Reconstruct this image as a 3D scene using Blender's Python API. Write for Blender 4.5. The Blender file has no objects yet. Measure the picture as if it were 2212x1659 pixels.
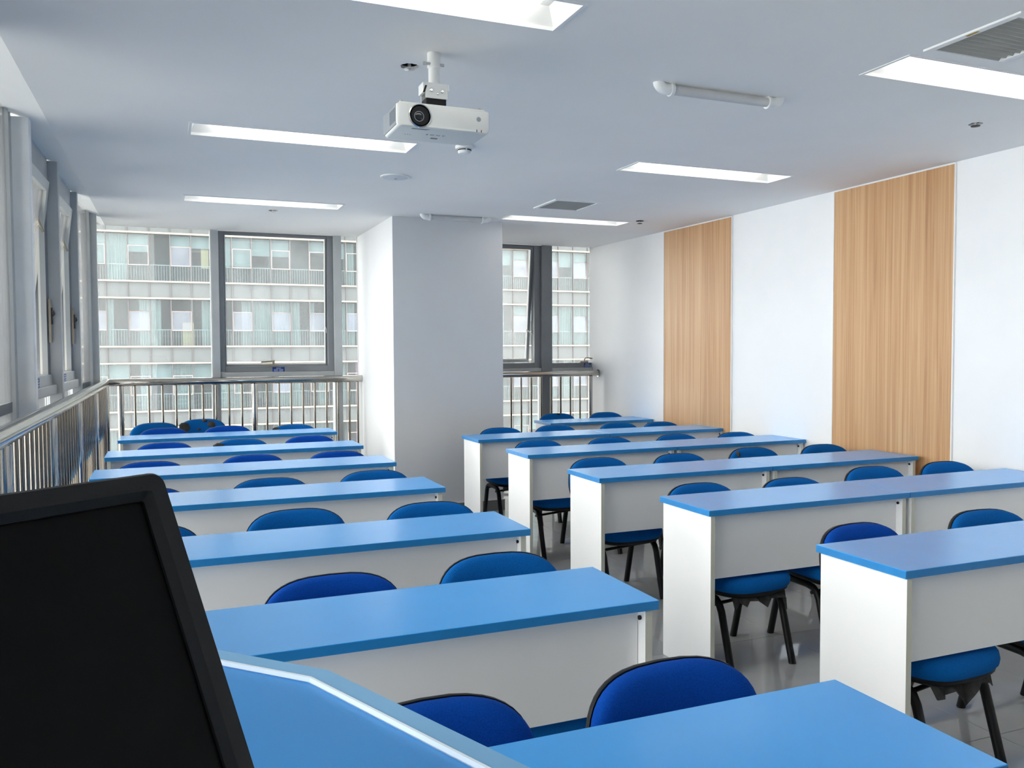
import bpy, bmesh, math, random
from mathutils import Vector, Matrix
random.seed(7)
S = bpy.context.scene
C = S.collection
PI = math.pi

# ---------------------------------------------------------------- camera
F_PX, YAW, PITCH, ROLL, CAM_H = 1821.9, math.radians(22.252), math.radians(-2.302), math.radians(-0.278), 1.44
fw = Vector((math.sin(YAW)*math.cos(PITCH), math.cos(YAW)*math.cos(PITCH), math.sin(PITCH)))
r0 = Vector((math.cos(YAW), -math.sin(YAW), 0)); u0 = r0.cross(fw)
rt = r0*math.cos(ROLL)+u0*math.sin(ROLL); up = -r0*math.sin(ROLL)+u0*math.cos(ROLL)
cd = bpy.data.cameras.new('camera'); cam = bpy.data.objects.new('camera', cd); C.objects.link(cam)
cd.sensor_fit = 'HORIZONTAL'; cd.sensor_width = 36.0; cd.lens = F_PX/2212*36.0
cd.clip_start = 0.02; cd.clip_end = 500
m = Matrix.Identity(4)
for i in range(3):
    m[i][0] = rt[i]; m[i][1] = up[i]; m[i][2] = -fw[i]
m[2][3] = CAM_H
cam.matrix_world = m
S.camera = cam

# ---------------------------------------------------------------- world, exposure
SKY_STRENGTH, LAMP_STRENGTH, EXPOSURE = 9.5, 3.2, 0.12
w = bpy.data.worlds.new('overcast_sky'); S.world = w; w.use_nodes = True
nt = w.node_tree; bg = nt.nodes['Background']
tc = nt.nodes.new('ShaderNodeTexCoord'); sx = nt.nodes.new('ShaderNodeSeparateXYZ')
rp = nt.nodes.new('ShaderNodeValToRGB')
nt.links.new(tc.outputs['Generated'], sx.inputs[0]); nt.links.new(sx.outputs['Z'], rp.inputs[0])
rp.color_ramp.elements[0].position = 0.0; rp.color_ramp.elements[0].color = (1.0, 0.975, 0.94, 1)
rp.color_ramp.elements[1].position = 1.0; rp.color_ramp.elements[1].color = (0.98, 0.965, 0.945, 1)
nt.links.new(rp.outputs[0], bg.inputs[0]); bg.inputs[1].default_value = SKY_STRENGTH
vs = S.view_settings
vs.view_transform = 'Standard'; vs.look = 'None'; vs.gamma = 1.0; vs.use_curve_mapping = False; vs.exposure = EXPOSURE
S.cycles.max_bounces = 12; S.cycles.diffuse_bounces = 9; S.cycles.glossy_bounces = 4
S.cycles.transmission_bounces = 6; S.cycles.transparent_max_bounces = 14
S.cycles.caustics_reflective = False; S.cycles.caustics_refractive = False
S.cycles.sample_clamp_indirect = 6.0

# ---------------------------------------------------------------- materials
def lin(c):
    return tuple(((x/255)/12.92 if x/255 <= 0.04045 else (((x/255)+0.055)/1.055)**2.4) for x in c)
def mat(name, rgb, rough=0.6, metal=0.0, spec=0.5, coat=0.0, noise=0.0, nscale=8.0, bump=0.0, bscale=200.0, sheen=0.0, stretch=None, emit=0.0):
    M = bpy.data.materials.new(name); M.use_nodes = True
    t = M.node_tree; b = t.nodes['Principled BSDF']
    col = (*lin(rgb), 1)
    b.inputs['Base Color'].default_value = col
    b.inputs['Roughness'].default_value = rough; b.inputs['Metallic'].default_value = metal
    b.inputs['Specular IOR Level'].default_value = spec
    b.inputs['Coat Weight'].default_value = coat; b.inputs['Coat Roughness'].default_value = 0.15
    if sheen: b.inputs['Sheen Weight'].default_value = sheen; b.inputs['Sheen Roughness'].default_value = 0.5
    if emit:
        b.inputs['Emission Color'].default_value = col; b.inputs['Emission Strength'].default_value = emit
    if noise or bump:
        co = t.nodes.new('ShaderNodeTexCoord'); mp = t.nodes.new('ShaderNodeMapping')
        t.links.new(co.outputs['Object'], mp.inputs[0])
        if stretch: mp.inputs['Scale'].default_value = stretch
    if noise:
        n = t.nodes.new('ShaderNodeTexNoise'); n.inputs['Scale'].default_value = nscale; n.inputs['Detail'].default_value = 6
        t.links.new(mp.outputs[0], n.inputs['Vector'])
        r = t.nodes.new('ShaderNodeValToRGB')
        r.color_ramp.elements[0].position = 0.3; r.color_ramp.elements[1].position = 0.7
        r.color_ramp.elements[0].color = tuple(max(0, x*(1-noise)) for x in col[:3])+(1,)
        r.color_ramp.elements[1].color = tuple(min(1, x*(1+noise)) for x in col[:3])+(1,)
        t.links.new(n.outputs['Fac'], r.inputs[0]); t.links.new(r.outputs[0], b.inputs['Base Color'])
    if bump:
        n2 = t.nodes.new('ShaderNodeTexNoise'); n2.inputs['Scale'].default_value = bscale; n2.inputs['Detail'].default_value = 3
        t.links.new(mp.outputs[0], n2.inputs['Vector'])
        bp_ = t.nodes.new('ShaderNodeBump'); bp_.inputs['Strength'].default_value = bump; bp_.inputs['Distance'].default_value = 0.002
        t.links.new(n2.outputs['Fac'], bp_.inputs['Height']); t.links.new(bp_.outputs[0], b.inputs['Normal'])
    return M

def glass_mat(name, tint, gloss, dust, dustcol, dscale=3.0, speck=0.0, ior=1.5):
    """thin pane: clear part + mirror part + a film of dust lit by the daylight behind it"""
    M = bpy.data.materials.new(name); M.use_nodes = True
    t = M.node_tree; t.nodes.clear()
    out = t.nodes.new('ShaderNodeOutputMaterial')
    tr = t.nodes.new('ShaderNodeBsdfTransparent'); tr.inputs[0].default_value = (*tint, 1)
    gl = t.nodes.new('ShaderNodeBsdfGlossy'); gl.inputs['Roughness'].default_value = 0.02
    du = t.nodes.new('ShaderNodeBsdfTranslucent'); du.inputs[0].default_value = (*dustcol, 1)
    dd = t.nodes.new('ShaderNodeBsdfDiffuse'); dd.inputs[0].default_value = (*dustcol, 1)
    dm = t.nodes.new('ShaderNodeMixShader'); dm.inputs[0].default_value = 0.4
    t.links.new(du.outputs[0], dm.inputs[1]); t.links.new(dd.outputs[0], dm.inputs[2])
    fr = t.nodes.new('ShaderNodeFresnel'); fr.inputs[0].default_value = ior
    ma = t.nodes.new('ShaderNodeMath'); ma.operation = 'ADD'; ma.inputs[1].default_value = gloss; ma.use_clamp = True
    geo = t.nodes.new('ShaderNodeNewGeometry')
    t.links.new(fr.outputs[0], ma.inputs[0])
    m1 = t.nodes.new('ShaderNodeMixShader'); t.links.new(ma.outputs[0], m1.inputs[0])
    t.links.new(tr.outputs[0], m1.inputs[1]); t.links.new(gl.outputs[0], m1.inputs[2])
    co = t.nodes.new('ShaderNodeTexCoord'); mp = t.nodes.new('ShaderNodeMapping'); mp.inputs['Scale'].default_value = (1, 1, 0.45)
    t.links.new(co.outputs['Object'], mp.inputs[0])
    n = t.nodes.new('ShaderNodeTexNoise'); n.inputs['Scale'].default_value = dscale; n.inputs['Detail'].default_value = 8
    t.links.new(mp.outputs[0], n.inputs['Vector'])
    mr = t.nodes.new('ShaderNodeMapRange'); mr.inputs[1].default_value = 0.25; mr.inputs[2].default_value = 0.75
    mr.inputs[3].default_value = dust*0.5; mr.inputs[4].default_value = dust*1.5
    t.links.new(n.outputs['Fac'], mr.inputs[0])
    fac = mr.outputs[0]
    if speck:
        v = t.nodes.new('ShaderNodeTexNoise'); v.inputs['Scale'].default_value = 130; v.inputs['Detail'].default_value = 4
        t.links.new(mp.outputs[0], v.inputs['Vector'])
        r2 = t.nodes.new('ShaderNodeMapRange'); r2.inputs[1].default_value = 0.58; r2.inputs[2].default_value = 0.72
        r2.inputs[3].default_value = 0.0; r2.inputs[4].default_value = speck
        t.links.new(v.outputs['Fac'], r2.inputs[0])
        ad = t.nodes.new('ShaderNodeMath'); ad.operation = 'ADD'; ad.use_clamp = True
        t.links.new(fac, ad.inputs[0]); t.links.new(r2.outputs[0], ad.inputs[1]); fac = ad.outputs[0]
    m2 = t.nodes.new('ShaderNodeMixShader'); t.links.new(fac, m2.inputs[0])
    t.links.new(m1.outputs[0], m2.inputs[1]); t.links.new(dm.outputs[0], m2.inputs[2])
    t.links.new(m2.outputs[0], out.inputs[0])
    return M

def wood_mat():
    M = bpy.data.materials.new('oak_veneer'); M.use_nodes = True
    t = M.node_tree; b = t.nodes['Principled BSDF']; b.inputs['Roughness'].default_value = 0.45
    co = t.nodes.new('ShaderNodeTexCoord')
    def nz(sc, scale, det, dist=0.0):
        mp = t.nodes.new('ShaderNodeMapping'); mp.inputs['Scale'].default_value = sc
        t.links.new(co.outputs['Object'], mp.inputs[0])
        n = t.nodes.new('ShaderNodeTexNoise'); n.inputs['Scale'].default_value = scale; n.inputs['Detail'].default_value = det
        n.inputs['Distortion'].default_value = dist
        t.links.new(mp.outputs[0], n.inputs['Vector']); return n.outputs['Fac']
    a = nz((1, 12, 0.22), 3.2, 6, 0.9); c = nz((1, 75, 0.45), 2.5, 5); d = nz((1, 3.0, 0.08), 3.0, 2)
    r = t.nodes.new('ShaderNodeValToRGB')
    e = r.color_ramp.elements
    e[0].position = 0.36; e[0].color = (*lin((168, 120, 80)), 1)
    e[1].position = 0.62; e[1].color = (*lin((210, 170, 126)), 1)
    k = r.color_ramp.elements.new(0.47); k.color = (*lin((192, 146, 102)), 1)
    mx = t.nodes.new('ShaderNodeMath'); mx.operation = 'MULTIPLY_ADD'; mx.inputs[1].default_value = 0.45
    t.links.new(a, mx.inputs[0])
    m2 = t.nodes.new('ShaderNodeMath'); m2.operation = 'MULTIPLY'; m2.inputs[1].default_value = 0.34; t.links.new(c, m2.inputs[0])
    m3 = t.nodes.new('ShaderNodeMath'); m3.operation = 'MULTIPLY_ADD'; m3.inputs[1].default_value = 0.25
    t.links.new(d, m3.inputs[0]); t.links.new(m2.outputs[0], m3.inputs[2]); t.links.new(m3.outputs[0], mx.inputs[2])
    t.links.new(mx.outputs[0], r.inputs[0]); t.links.new(r.outputs[0], b.inputs['Base Color'])
    return M

M_wall = mat('white_wall_paint', (242, 242, 242), 0.75, noise=0.015, nscale=3)
M_ceil = mat('white_ceiling_paint', (241, 239, 236), 0.85, noise=0.015, nscale=2)
M_tile = mat('grey_floor_tile', (170, 169, 168), 0.05, spec=0.6, noise=0.05, nscale=5)
M_grout = mat('dark_grout', (46, 46, 48), 0.9, noise=0.1)
M_col = mat('off_white_column_paint', (220, 221, 222), 0.75, noise=0.015, nscale=3)
M_wood = wood_mat()
M_trim = mat('white_trim', (238, 238, 236), 0.5, noise=0.01)
M_base = mat('grey_skirting_tile', (126, 124, 122), 0.25, noise=0.05)
M_top = mat('blue_laminate', (54, 168, 248), 0.27, spec=0.55, coat=0.22, noise=0.02, nscale=6, bump=0.06, bscale=500)
M_edge = mat('blue_edge_band', (34, 130, 198), 0.45, noise=0.05, nscale=25)
M_board = mat('white_laminate_board', (242, 242, 241), 0.45, noise=0.012, nscale=4)
M_beige = mat('beige_edge_band', (206, 206, 192), 0.5, noise=0.02)
M_royal = mat('royal_blue_fabric', (4, 72, 166), 0.95, spec=0.15, noise=0.22, nscale=350, bump=0.5, bscale=450)
M_teal = mat('teal_blue_fabric', (3, 92, 164), 0.95, spec=0.15, noise=0.22, nscale=350, bump=0.5, bscale=450)
M_black = mat('black_plastic', (11, 12, 14), 0.5, spec=0.35, noise=0.1, nscale=30)
M_leg = mat('black_steel_tube', (8, 9, 11), 0.45, spec=0.35, noise=0.1, nscale=30)
M_foam = mat('grey_torn_foam', (58, 58, 56), 0.95, noise=0.35, nscale=40, bump=0.6, bscale=60)
M_tan = mat('yellowed_foam', (190, 150, 80), 0.95, noise=0.2, nscale=40)
M_steel = mat('polished_steel', (188, 184, 178), 0.12, metal=1.0, noise=0.04, nscale=6)
M_alu = mat('grey_painted_aluminium', (180, 183, 184), 0.5, noise=0.06, nscale=5)
M_alud = mat('dark_grey_frame', (132, 135, 138), 0.5, noise=0.06, nscale=6)
M_aluw = mat('pale_frame_edge', (214, 214, 208), 0.45, noise=0.03)
M_gasket = mat('black_gasket', (30, 30, 32), 0.7, noise=0.1)
M_glass = glass_mat('window_glass', (0.93, 0.95, 0.95), 0.0, 0.05, (0.8, 0.82, 0.84), 2.2)
M_dusty = glass_mat('dusty_window_glass', (0.92, 0.94, 0.94), 0.0, 0.07, (0.8, 0.83, 0.85), 5.0, 0.20)
M_brass = mat('bronze_handle', (150, 140, 124), 0.45, metal=0.2, noise=0.08)
M_sticker = mat('blue_sticker', (16, 56, 132), 0.5, noise=0.02)
M_print = mat('white_print', (232, 238, 245), 0.6, noise=0.01)
M_lamp = mat('lit_diffuser', (255, 253, 248), 0.6, emit=LAMP_STRENGTH, noise=0.005)
M_tray = mat('white_lamp_tray', (238, 238, 236), 0.4, noise=0.01)
M_duct = mat('grey_duct', (92, 94, 92), 0.9, noise=0.05)
M_slat = mat('grey_vent_slat', (172, 173, 168), 0.5, noise=0.05)
M_dark = mat('dark_duct', (34, 36, 38), 0.9, noise=0.1)
M_pvc = mat('white_plastic', (236, 237, 235), 0.4, noise=0.02)
M_pipe = mat('painted_pipe', (206, 206, 206), 0.6, noise=0.04, nscale=12)
M_hole = mat('dark_hole', (26, 24, 24), 0.95, noise=0.3, nscale=30)
M_chrome = mat('chrome', (215, 215, 215), 0.2, metal=1.0, noise=0.02)
M_proj = mat('white_projector_case', (226, 227, 222), 0.42, noise=0.015)
M_projg = mat('grey_grille', (140, 146, 152), 0.6, noise=0.05)
M_lens = mat('lens_glass', (10, 14, 20), 0.08, spec=0.8, noise=0.1)
M_red = mat('red_indicator', (200, 30, 40), 0.4, noise=0.02)
M_grey = mat('grey_print', (130, 134, 140), 0.6, noise=0.02)
M_bezel = mat('black_monitor_bezel', (15, 17, 21), 0.5, noise=0.06, nscale=30, bump=0.1, bscale=300)
M_screen = mat('black_screen', (5, 6, 7), 0.45, spec=0.2, noise=0.05)
M_podium = mat('bright_blue_laminate', (40, 142, 216), 0.4, noise=0.04, nscale=10, bump=0.05, bscale=400)
M_podrim = mat('pale_blue_edge', (128, 184, 226), 0.45, noise=0.03)
M_white_edge = mat('white_laminate_edge', (225, 235, 243), 0.5, noise=0.04)

# ---------------------------------------------------------------- mesh helpers
class MB:
    def __init__(s): s.v = []; s.f = []; s.mi = []
    def add(s, vs, fs, k=0):
        o = len(s.v); s.v += [tuple(v) for v in vs]
        s.f += [tuple(i+o for i in f) for f in fs]; s.mi += [k]*len(fs); return s
    def box(s, x0, x1, y0, y1, z0, z1, k=0):
        vs = [(x, y, z) for x in (x0, x1) for y in (y0, y1) for z in (z0, z1)]
        return s.add(vs, [(0, 1, 3, 2), (4, 6, 7, 5), (0, 4, 5, 1), (2, 3, 7, 6), (0, 2, 6, 4), (1, 5, 7, 3)], k)
    def hexa(s, a, b, k=0):
        """a: 4 bottom points, b: 4 top points"""
        return s.add(list(a)+list(b), [(3, 2, 1, 0), (4, 5, 6, 7), (0, 1, 5, 4), (1, 2, 6, 5), (2, 3, 7, 6), (3, 0, 4, 7)], k)
    def prism(s, pts, z0, z1, k=0):
        n = len(pts)
        vs = [(x, y, z0) for x, y in pts]+[(x, y, z1) for x, y in pts]
        fs = [tuple(range(n-1, -1, -1)), tuple(range(n, 2*n))]+[(i, (i+1) % n, n+(i+1) % n, n+i) for i in range(n)]
        return s.add(vs, fs, k)
    def loft(s, rings, cap0=True, cap1=True, k=0, closed=True):
        n = len(rings[0]); vs = [p for r in rings for p in r]; fs = []
        for i in range(len(rings)-1):
            for j in range(n if closed else n-1):
                a, b = i*n+j, i*n+(j+1) % n
                fs.append((a, b, b+n, a+n))
        if cap0: fs.append(tuple(range(n-1, -1, -1)))
        if cap1: fs.append(tuple(range((len(rings)-1)*n, len(rings)*n)))
        return s.add(vs, fs, k)
    def tube(s, path, ra, rb=None, seg=10, ref=(1, 0, 0), k=0, cap=True):
        rb = ra if rb is None else rb
        P = [Vector(p) for p in path]; rings = []
        for i, p in enumerate(P):
            d = (P[min(i+1, len(P)-1)]-P[max(i-1, 0)]).normalized()
            a = Vector(ref); a = (a-d*a.dot(d))
            if a.length < 1e-4: a = Vector((0, 1, 0)); a = a-d*a.dot(d)
            a.normalize(); b = d.cross(a)
            rings.append([p+a*math.cos(2*PI*j/seg)*ra+b*math.sin(2*PI*j/seg)*rb for j in range(seg)])
        return s.loft(rings, cap, cap, k)
    def lathe(s, prof, seg=24, c=(0, 0, 0), axis='z', k=0, cap=True):
        rings = []
        for r, h in prof:
            ring = []
            for j in range(seg):
                t = 2*PI*j/seg; x, y = r*math.cos(t), r*math.sin(t)
                ring.append((c[0]+x, c[1]+y, c[2]+h) if axis == 'z' else ((c[0]+x, c[1]-h, c[2]+y) if axis == 'y' else (c[0]+h, c[1]+x, c[2]+y)))
            rings.append(ring)
        return s.loft(rings, cap, cap, k)
    def mesh(s, name, mats, smooth=None, bevel=0.0, bseg=2, merge=False):
        me = bpy.data.meshes.new(name); me.from_pydata(s.v, [], s.f)
        for M in (mats if isinstance(mats, (list, tuple)) else [mats]): me.materials.append(M)
        for p, k in zip(me.polygons, s.mi): p.material_index = k
        bm = bmesh.new(); bm.from_mesh(me)
        if merge: bmesh.ops.remove_doubles(bm, verts=bm.verts, dist=1e-5)
        bmesh.ops.recalc_face_normals(bm, faces=bm.faces)
        if bevel:
            ed = [e for e in bm.edges if len(e.link_faces) == 2 and e.calc_face_angle(0) > 0.6]
            bmesh.ops.bevel(bm, geom=ed, offset=bevel, segments=bseg, profile=0.5, affect='EDGES', clamp_overlap=True)
        bm.to_mesh(me); bm.free()
        if smooth is not None:
            for p in me.polygons: p.use_smooth = True
            me.set_sharp_from_angle(angle=math.radians(smooth))
        return me

def link(name, me, parent=None, loc=None):
    o = bpy.data.objects.new(name, me); C.objects.link(o)
    if loc: o.location = loc
    if parent is not None: o.parent = parent
    return o
def obj(name, mb, mats, parent=None, loc=None, **k):
    return link(name, mb.mesh(name, mats, **k), parent, loc)
def tag(o, label, cat, group=None):
    o['label'] = label; o['category'] = cat
    if group: o['group'] = group
    return o
def thing(name, label, cat, loc=(0, 0, 0), rz=0.0, group=None):
    o = bpy.data.objects.new(name, None); C.objects.link(o); o.empty_display_size = 0.1
    o.location = loc; o.rotation_euler = (0, 0, rz)
    return tag(o, label, cat, group)
def struct(o): o['kind'] = 'structure'; return o
def dup(root, loc, rz=0.0, label=None, group=None):
    r = root.copy(); C.objects.link(r); r.location = loc; r.rotation_euler = (0, 0, rz)
    if label: r['label'] = label
    if group: r['group'] = group
    for ch in root.children:
        c = ch.copy(); C.objects.link(c); c.parent = r
        for g in ch.children:
            d = g.copy(); C.objects.link(d); d.parent = c
    return r
def text_mesh(name, txt, size, M):
    cu = bpy.data.curves.new(name, 'FONT'); cu.body = txt; cu.size = size; cu.extrude = 0.0003
    cu.align_x = 'CENTER'; cu.align_y = 'CENTER'; cu.resolution_u = 3
    t = bpy.data.objects.new(name, cu); C.objects.link(t)
    dg = bpy.context.evaluated_depsgraph_get()
    me = bpy.data.meshes.new_from_object(t.evaluated_get(dg)); me.name = name
    me.materials.clear(); me.materials.append(M)
    bpy.data.objects.remove(t); return me

# ---------------------------------------------------------------- room dimensions
HC, YB, YF = 2.578, 8.5, -1.6            # ceiling, back glass, wall behind the camera
def wall_x(y): return 4.497 if y <= 6.0 else 4.497-0.067*(y-6.0)/2.5
def ceil_x(y): return -0.53+(y-3.5)*0.008
FINPT = [(-2.0, -0.70), (4.746, -0.606), (5.83, -0.592), (6.90, -0.578), (7.83, -0.522), (8.6, -0.515)]
def fin_x(y):
    for (a, xa), (b, xb) in zip(FINPT[:-1], FINPT[1:]):
        if y <= b: return xa+(xb-xa)*(y-a)/(b-a)
    return FINPT[-1][1]

# floor: slab and single tiles
fl = struct(obj('floor', MB().box(-0.9, 4.7, YF-0.1, YB+0.1, -0.16, -0.004), M_grout))
TS = 0.6
tm = {}
x0t = 2.832-TS*7
ix = 0
while x0t+ix*TS < 4.6:
    iy = 0
    while -2.027+iy*TS < 8.5:
        xa, xb = x0t+ix*TS, x0t+(ix+1)*TS; ya, yb = -2.027+iy*TS, -2.027+(iy+1)*TS
        xa2, xb2, ya2, yb2 = max(xa, -0.72), min(xb, 4.49), max(ya, YF), min(yb, 8.45)
        iy += 1
        if xb2-xa2 < 0.02 or yb2-ya2 < 0.02: continue
        key = (round(xb2-xa2, 3), round(yb2-ya2, 3))
        if key not in tm:
            tm[key] = MB().box(0.0014, key[0]-0.0014, 0.0014, key[1]-0.0014, -0.005, 0.0).mesh('tile', M_tile)
        link('tile', tm[key], fl, (xa2, ya2, 0))
    ix += 1

# ceiling with real openings
RECT = [(0.132, 1.303, 2.522, 2.775), (0.132, 1.303, 4.520, 4.772), (0.138, 1.303, 6.610, 6.860),
        (2.671, 3.845, 4.483, 4.740), (2.700, 3.855, 6.615, 6.858), (2.695, 3.868, 2.490, 2.738)]
VENT = [(2.738, 3.138, 5.805, 6.225), (2.697, 3.097, 2.030, 2.430)]
SPR = [(0.924, 3.328, 0.037), (3.834, 3.123, 0.034), (0.822, 7.101, 0.036), (3.901, 6.528, 0.030)]
HOLE = [(a-0.06, a+0.06, b-0.06, b+0.06) for a, b, r in SPR]
vin = [(a+0.028, b-0.028, c+0.028, d-0.028) for a, b, c, d in VENT]
xs = sorted({round(v, 4) for r in RECT+vin+HOLE for v in r[:2]} | {4.6})
ys = sorted({round(v, 4) for r in RECT+vin+HOLE for v in r[2:]} | {YF-0.05, 8.42, 6.0})
cb = MB()
def inside(cx, cy, L):
    for i, r in enumerate(L):
        if r[0] < cx < r[1] and r[2] < cy < r[3]: return i
    return None
for j in range(len(ys)-1):
    ya, yb = ys[j], ys[j+1]
    row = [None]+xs
    for i in range(len(row)-1):
        if row[i] is None: pa, pb = (ceil_x(ya), ya), (ceil_x(yb), yb); xm = -0.2
        else: pa, pb = (row[i], ya), (row[i], yb); xm = (row[i]+row[i+1])/2
        pc, pd = (row[i+1], yb), (row[i+1], ya)
        ym = (ya+yb)/2
        if inside(xm, ym, RECT) is not None or inside(xm, ym, vin) is not None or inside(xm, ym, HOLE) is not None: continue
        cb.add([(*pa, HC), (*pb, HC), (*pc, HC), (*pd, HC)], [(0, 1, 2, 3)])
for (a, b, c, d), (hx, hy, hr) in zip(HOLE, SPR):
    n = 24; outer = []; inner = []
    rnd = random.Random(int(hx*1000))
    for q in range(n):
        t = 2*PI*q/n; dx, dy = math.cos(t), math.sin(t); s_ = 0.06/max(abs(dx), abs(dy))
        outer.append((hx+dx*s_, hy+dy*s_, HC)); r_ = hr*(1+rnd.uniform(-.07, .07)); inner.append((hx+dx*r_, hy+dy*r_, HC))
    top = [(x, y, HC+0.012) for x, y, z in inner]
    cb.loft([outer, inner, top], False, False)
ceiling = struct(obj('ceiling', cb, M_ceil, merge=True))
# plenum slab above the ceiling closes it from the daylight
struct(obj('ceiling_slab', MB().box(-0.75, 4.75, YF-0.1, YB+0.12, 2.95, 3.1), M_wall))
# soffit strip between the ceiling edge and the window fins, tilted up to the glass
sb = MB()
ysf = [YF, 0, 2, 3.5, 5, 6.5, 8.0, YB]
for a, b in zip(ysf[:-1], ysf[1:]):
    sb.add([(ceil_x(a), a, HC), (fin_x(a)-0.14, a, HC+0.045), (fin_x(b)-0.14, b, HC+0.045), (ceil_x(b), b, HC)], [(0, 1, 2, 3)])
struct(obj('trim_1', sb, M_trim))
struct(obj('trim_2', MB().box(-0.9, 4.6, YB+0.03, YB+0.12, 2.60, 3.0).box(-0.9, -0.78, YF, YB, 2.66, 3.0), M_alud))

# walls
wr = MB()
for a, b in ((YF-0.1, 6.0), (6.0, YB+0.004)):
    wr.hexa([(wall_x(a), a, -0.05), (wall_x(b), b, -0.05), (4.75, b, -0.05), (4.75, a, -0.05)],
            [(wall_x(a), a, 2.96), (wall_x(b), b, 2.96), (4.75, b, 2.96), (4.75, a, 2.96)])
wall_right = struct(obj('wall_right', wr, M_wall))
for (ya, yb) in ((3.792, 4.797), (5.996, 7.010)):
    xa, xb = wall_x(ya), wall_x(yb)
    o = obj('wood_panel', MB().hexa([(xa-0.010, ya, 0.0), (xb-0.010, yb, 0.0), (xb+0.004, yb, 0.0), (xa+0.004, ya, 0.0)],
            [(xa-0.010, ya, HC-0.012), (xb-0.010, yb, HC-0.012), (xb+0.004, yb, HC-0.012), (xa+0.004, ya, HC-0.012)]), M_wood, wall_right)
    t = MB()
    for y in (ya-0.004, yb+0.004):
        x = wall_x(y); t.box(x-0.013, x+0.002, y-0.004, y+0.004, 0, HC-0.004)
    t.hexa([(xa-0.013, ya, HC-0.012), (xb-0.013, yb, HC-0.012), (xb+.002, yb, HC-0.012), (xa+.002, ya, HC-0.012)],
           [(xa-0.013, ya, HC-0.002), (xb-0.013, yb, HC-0.002), (xb+.002, yb, HC-0.002), (xa+.002, ya, HC-0.002)])
    obj('panel_edging', t, M_trim, wall_right)
struct(obj('wall_left_light_block', MB().box(-0.95, fin_x(0)-0.0, YF-0.1, -0.25, -0.05, 2.96), M_wall))  # unseen solid stretch behind the camera, added to block window light
struct(obj('wall_front', MB().box(-0.9, 4.75, YF-0.2, YF, -0.05, 2.96), M_wall))
CX0, CX1, CY0 = 1.790, 2.792, 7.035
struct(obj('wall_column', MB().box(CX0, CX1, CY0, YB+0.004, -0.05, 2.7), M_col))
struct(obj('baseboard_column', MB().box(CX0-0.008, CX1+0.008, CY0-0.010, YB-0.02, 0.0, 0.095), M_base))
struct(obj('trim_3', MB().box(CX0-0.010, CX1+0.010, CY0-0.012, YB-0.02, 0.095, 0.103), M_trim))
bb = MB()
for a, b in ((YF, 6.0), (6.0, YB-0.05)):
    bb.hexa([(wall_x(a)-0.012, a, 0), (wall_x(b)-0.012, b, 0), (wall_x(b)+.01, b, 0), (wall_x(a)+.01, a, 0)],
            [(wall_x(a)-0.012, a, .1), (wall_x(b)-0.012, b, .1), (wall_x(b)+.01, b, .1), (wall_x(a)+.01, a, .1)])
struct(obj('baseboard_right', bb, M_base))
# unseen rest of this building above, below and right, added to darken facade reflections
struct(obj('wall_exterior', MB().box(-0.95, 26, -3, YB+0.1, 3.12, 17).box(-0.95, 26, -3, YB+0.1, -27, -0.18).box(4.77, 26, -3, YB+0.1, -0.18, 3.12), M_alud))
struct(obj('ground', MB().box(-150, 200, -80, 160, -27.6, -27.1), mat('street_paving', (170, 170, 168), 0.9, noise=0.1, nscale=0.3)))

# ---------------------------------------------------------------- back windows
ZT, ZS = 1.245, 1.20
wn = [0]
def window(label=None):
    wn[0] += 1
    o = bpy.data.objects.new('window_%d' % wn[0], None); C.objects.link(o); o['kind'] = 'structure'; return o
def pane(parent, x0, x1, y0, y1, z0, z1, M): return obj('pane', MB().box(x0, x1, y0, y1, z0, z1), M, parent)
def sticker(parent, x, y, z, wd=0.10, ht=0.042, rz=0.0):
    st = obj('sticker', MB().box(-wd/2, wd/2, -0.0008, 0.0, -ht/2, ht/2), M_sticker, parent, (x, y, z)); st.rotation_euler = (0, 0, rz)
    b = MB(); rn = random.Random(3)
    def glyph(gx, gz, g):
        b.box(gx-g*.42, gx+g*.42, -0.0013, -0.0009, gz+g*.25, gz+g*.42)
        b.box(gx-g*.1, gx+g*.1, -0.0013, -0.0009, gz-g*.42, gz+g*.42)
        b.box(gx-g*.42, gx-g*.22, -0.0013, -0.0009, gz-g*.42, gz+g*.1)
        b.box(gx+g*.2, gx+g*.4, -0.0013, -0.0009, gz-g*.42, gz+g*rn.uniform(-.1, .2))
    g = ht*0.2
    for q in range(4): glyph((q-1.5)*g*1.25, ht*.27, g)
    for zz in (-0.02, -0.3):
        for q in range(4): glyph(-wd*.34+q*g*1.12, ht*zz, g*.9)
        for q in range(4): glyph(wd*.07+q*g*1.12, ht*zz, g*.9)
    obj('lettering', b, M_print, st)
    return st
def lever(parent, x, y, z, flip=1, curved=False):
    b = MB().box(-0.05, 0.05, -0.022, 0.0, -0.008, 0.012)
    if not curved:
        b.box(-0.010, 0.010, -0.03, -0.008, 0.010, 0.034)
        b.hexa([(-0.115*flip, -0.034, 0.026), (0.012*flip, -0.034, 0.030), (0.012*flip, -0.016, 0.030), (-0.115*flip, -0.016, 0.026)],
               [(-0.115*flip, -0.034, 0.040), (0.012*flip, -0.034, 0.050), (0.012*flip, -0.016, 0.050), (-0.115*flip, -0.016, 0.040)])
    else:
        b.tube([(0, -0.02, 0.005), (0, -0.022, 0.03), (0.012, -0.024, 0.048), (0.04, -0.026, 0.05), (0.095, -0.028, 0.042)], 0.009, 0.007, 8, (0, 1, 0))
    return obj('handle', b, M_brass, parent, (x, y, z), smooth=35)
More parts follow.
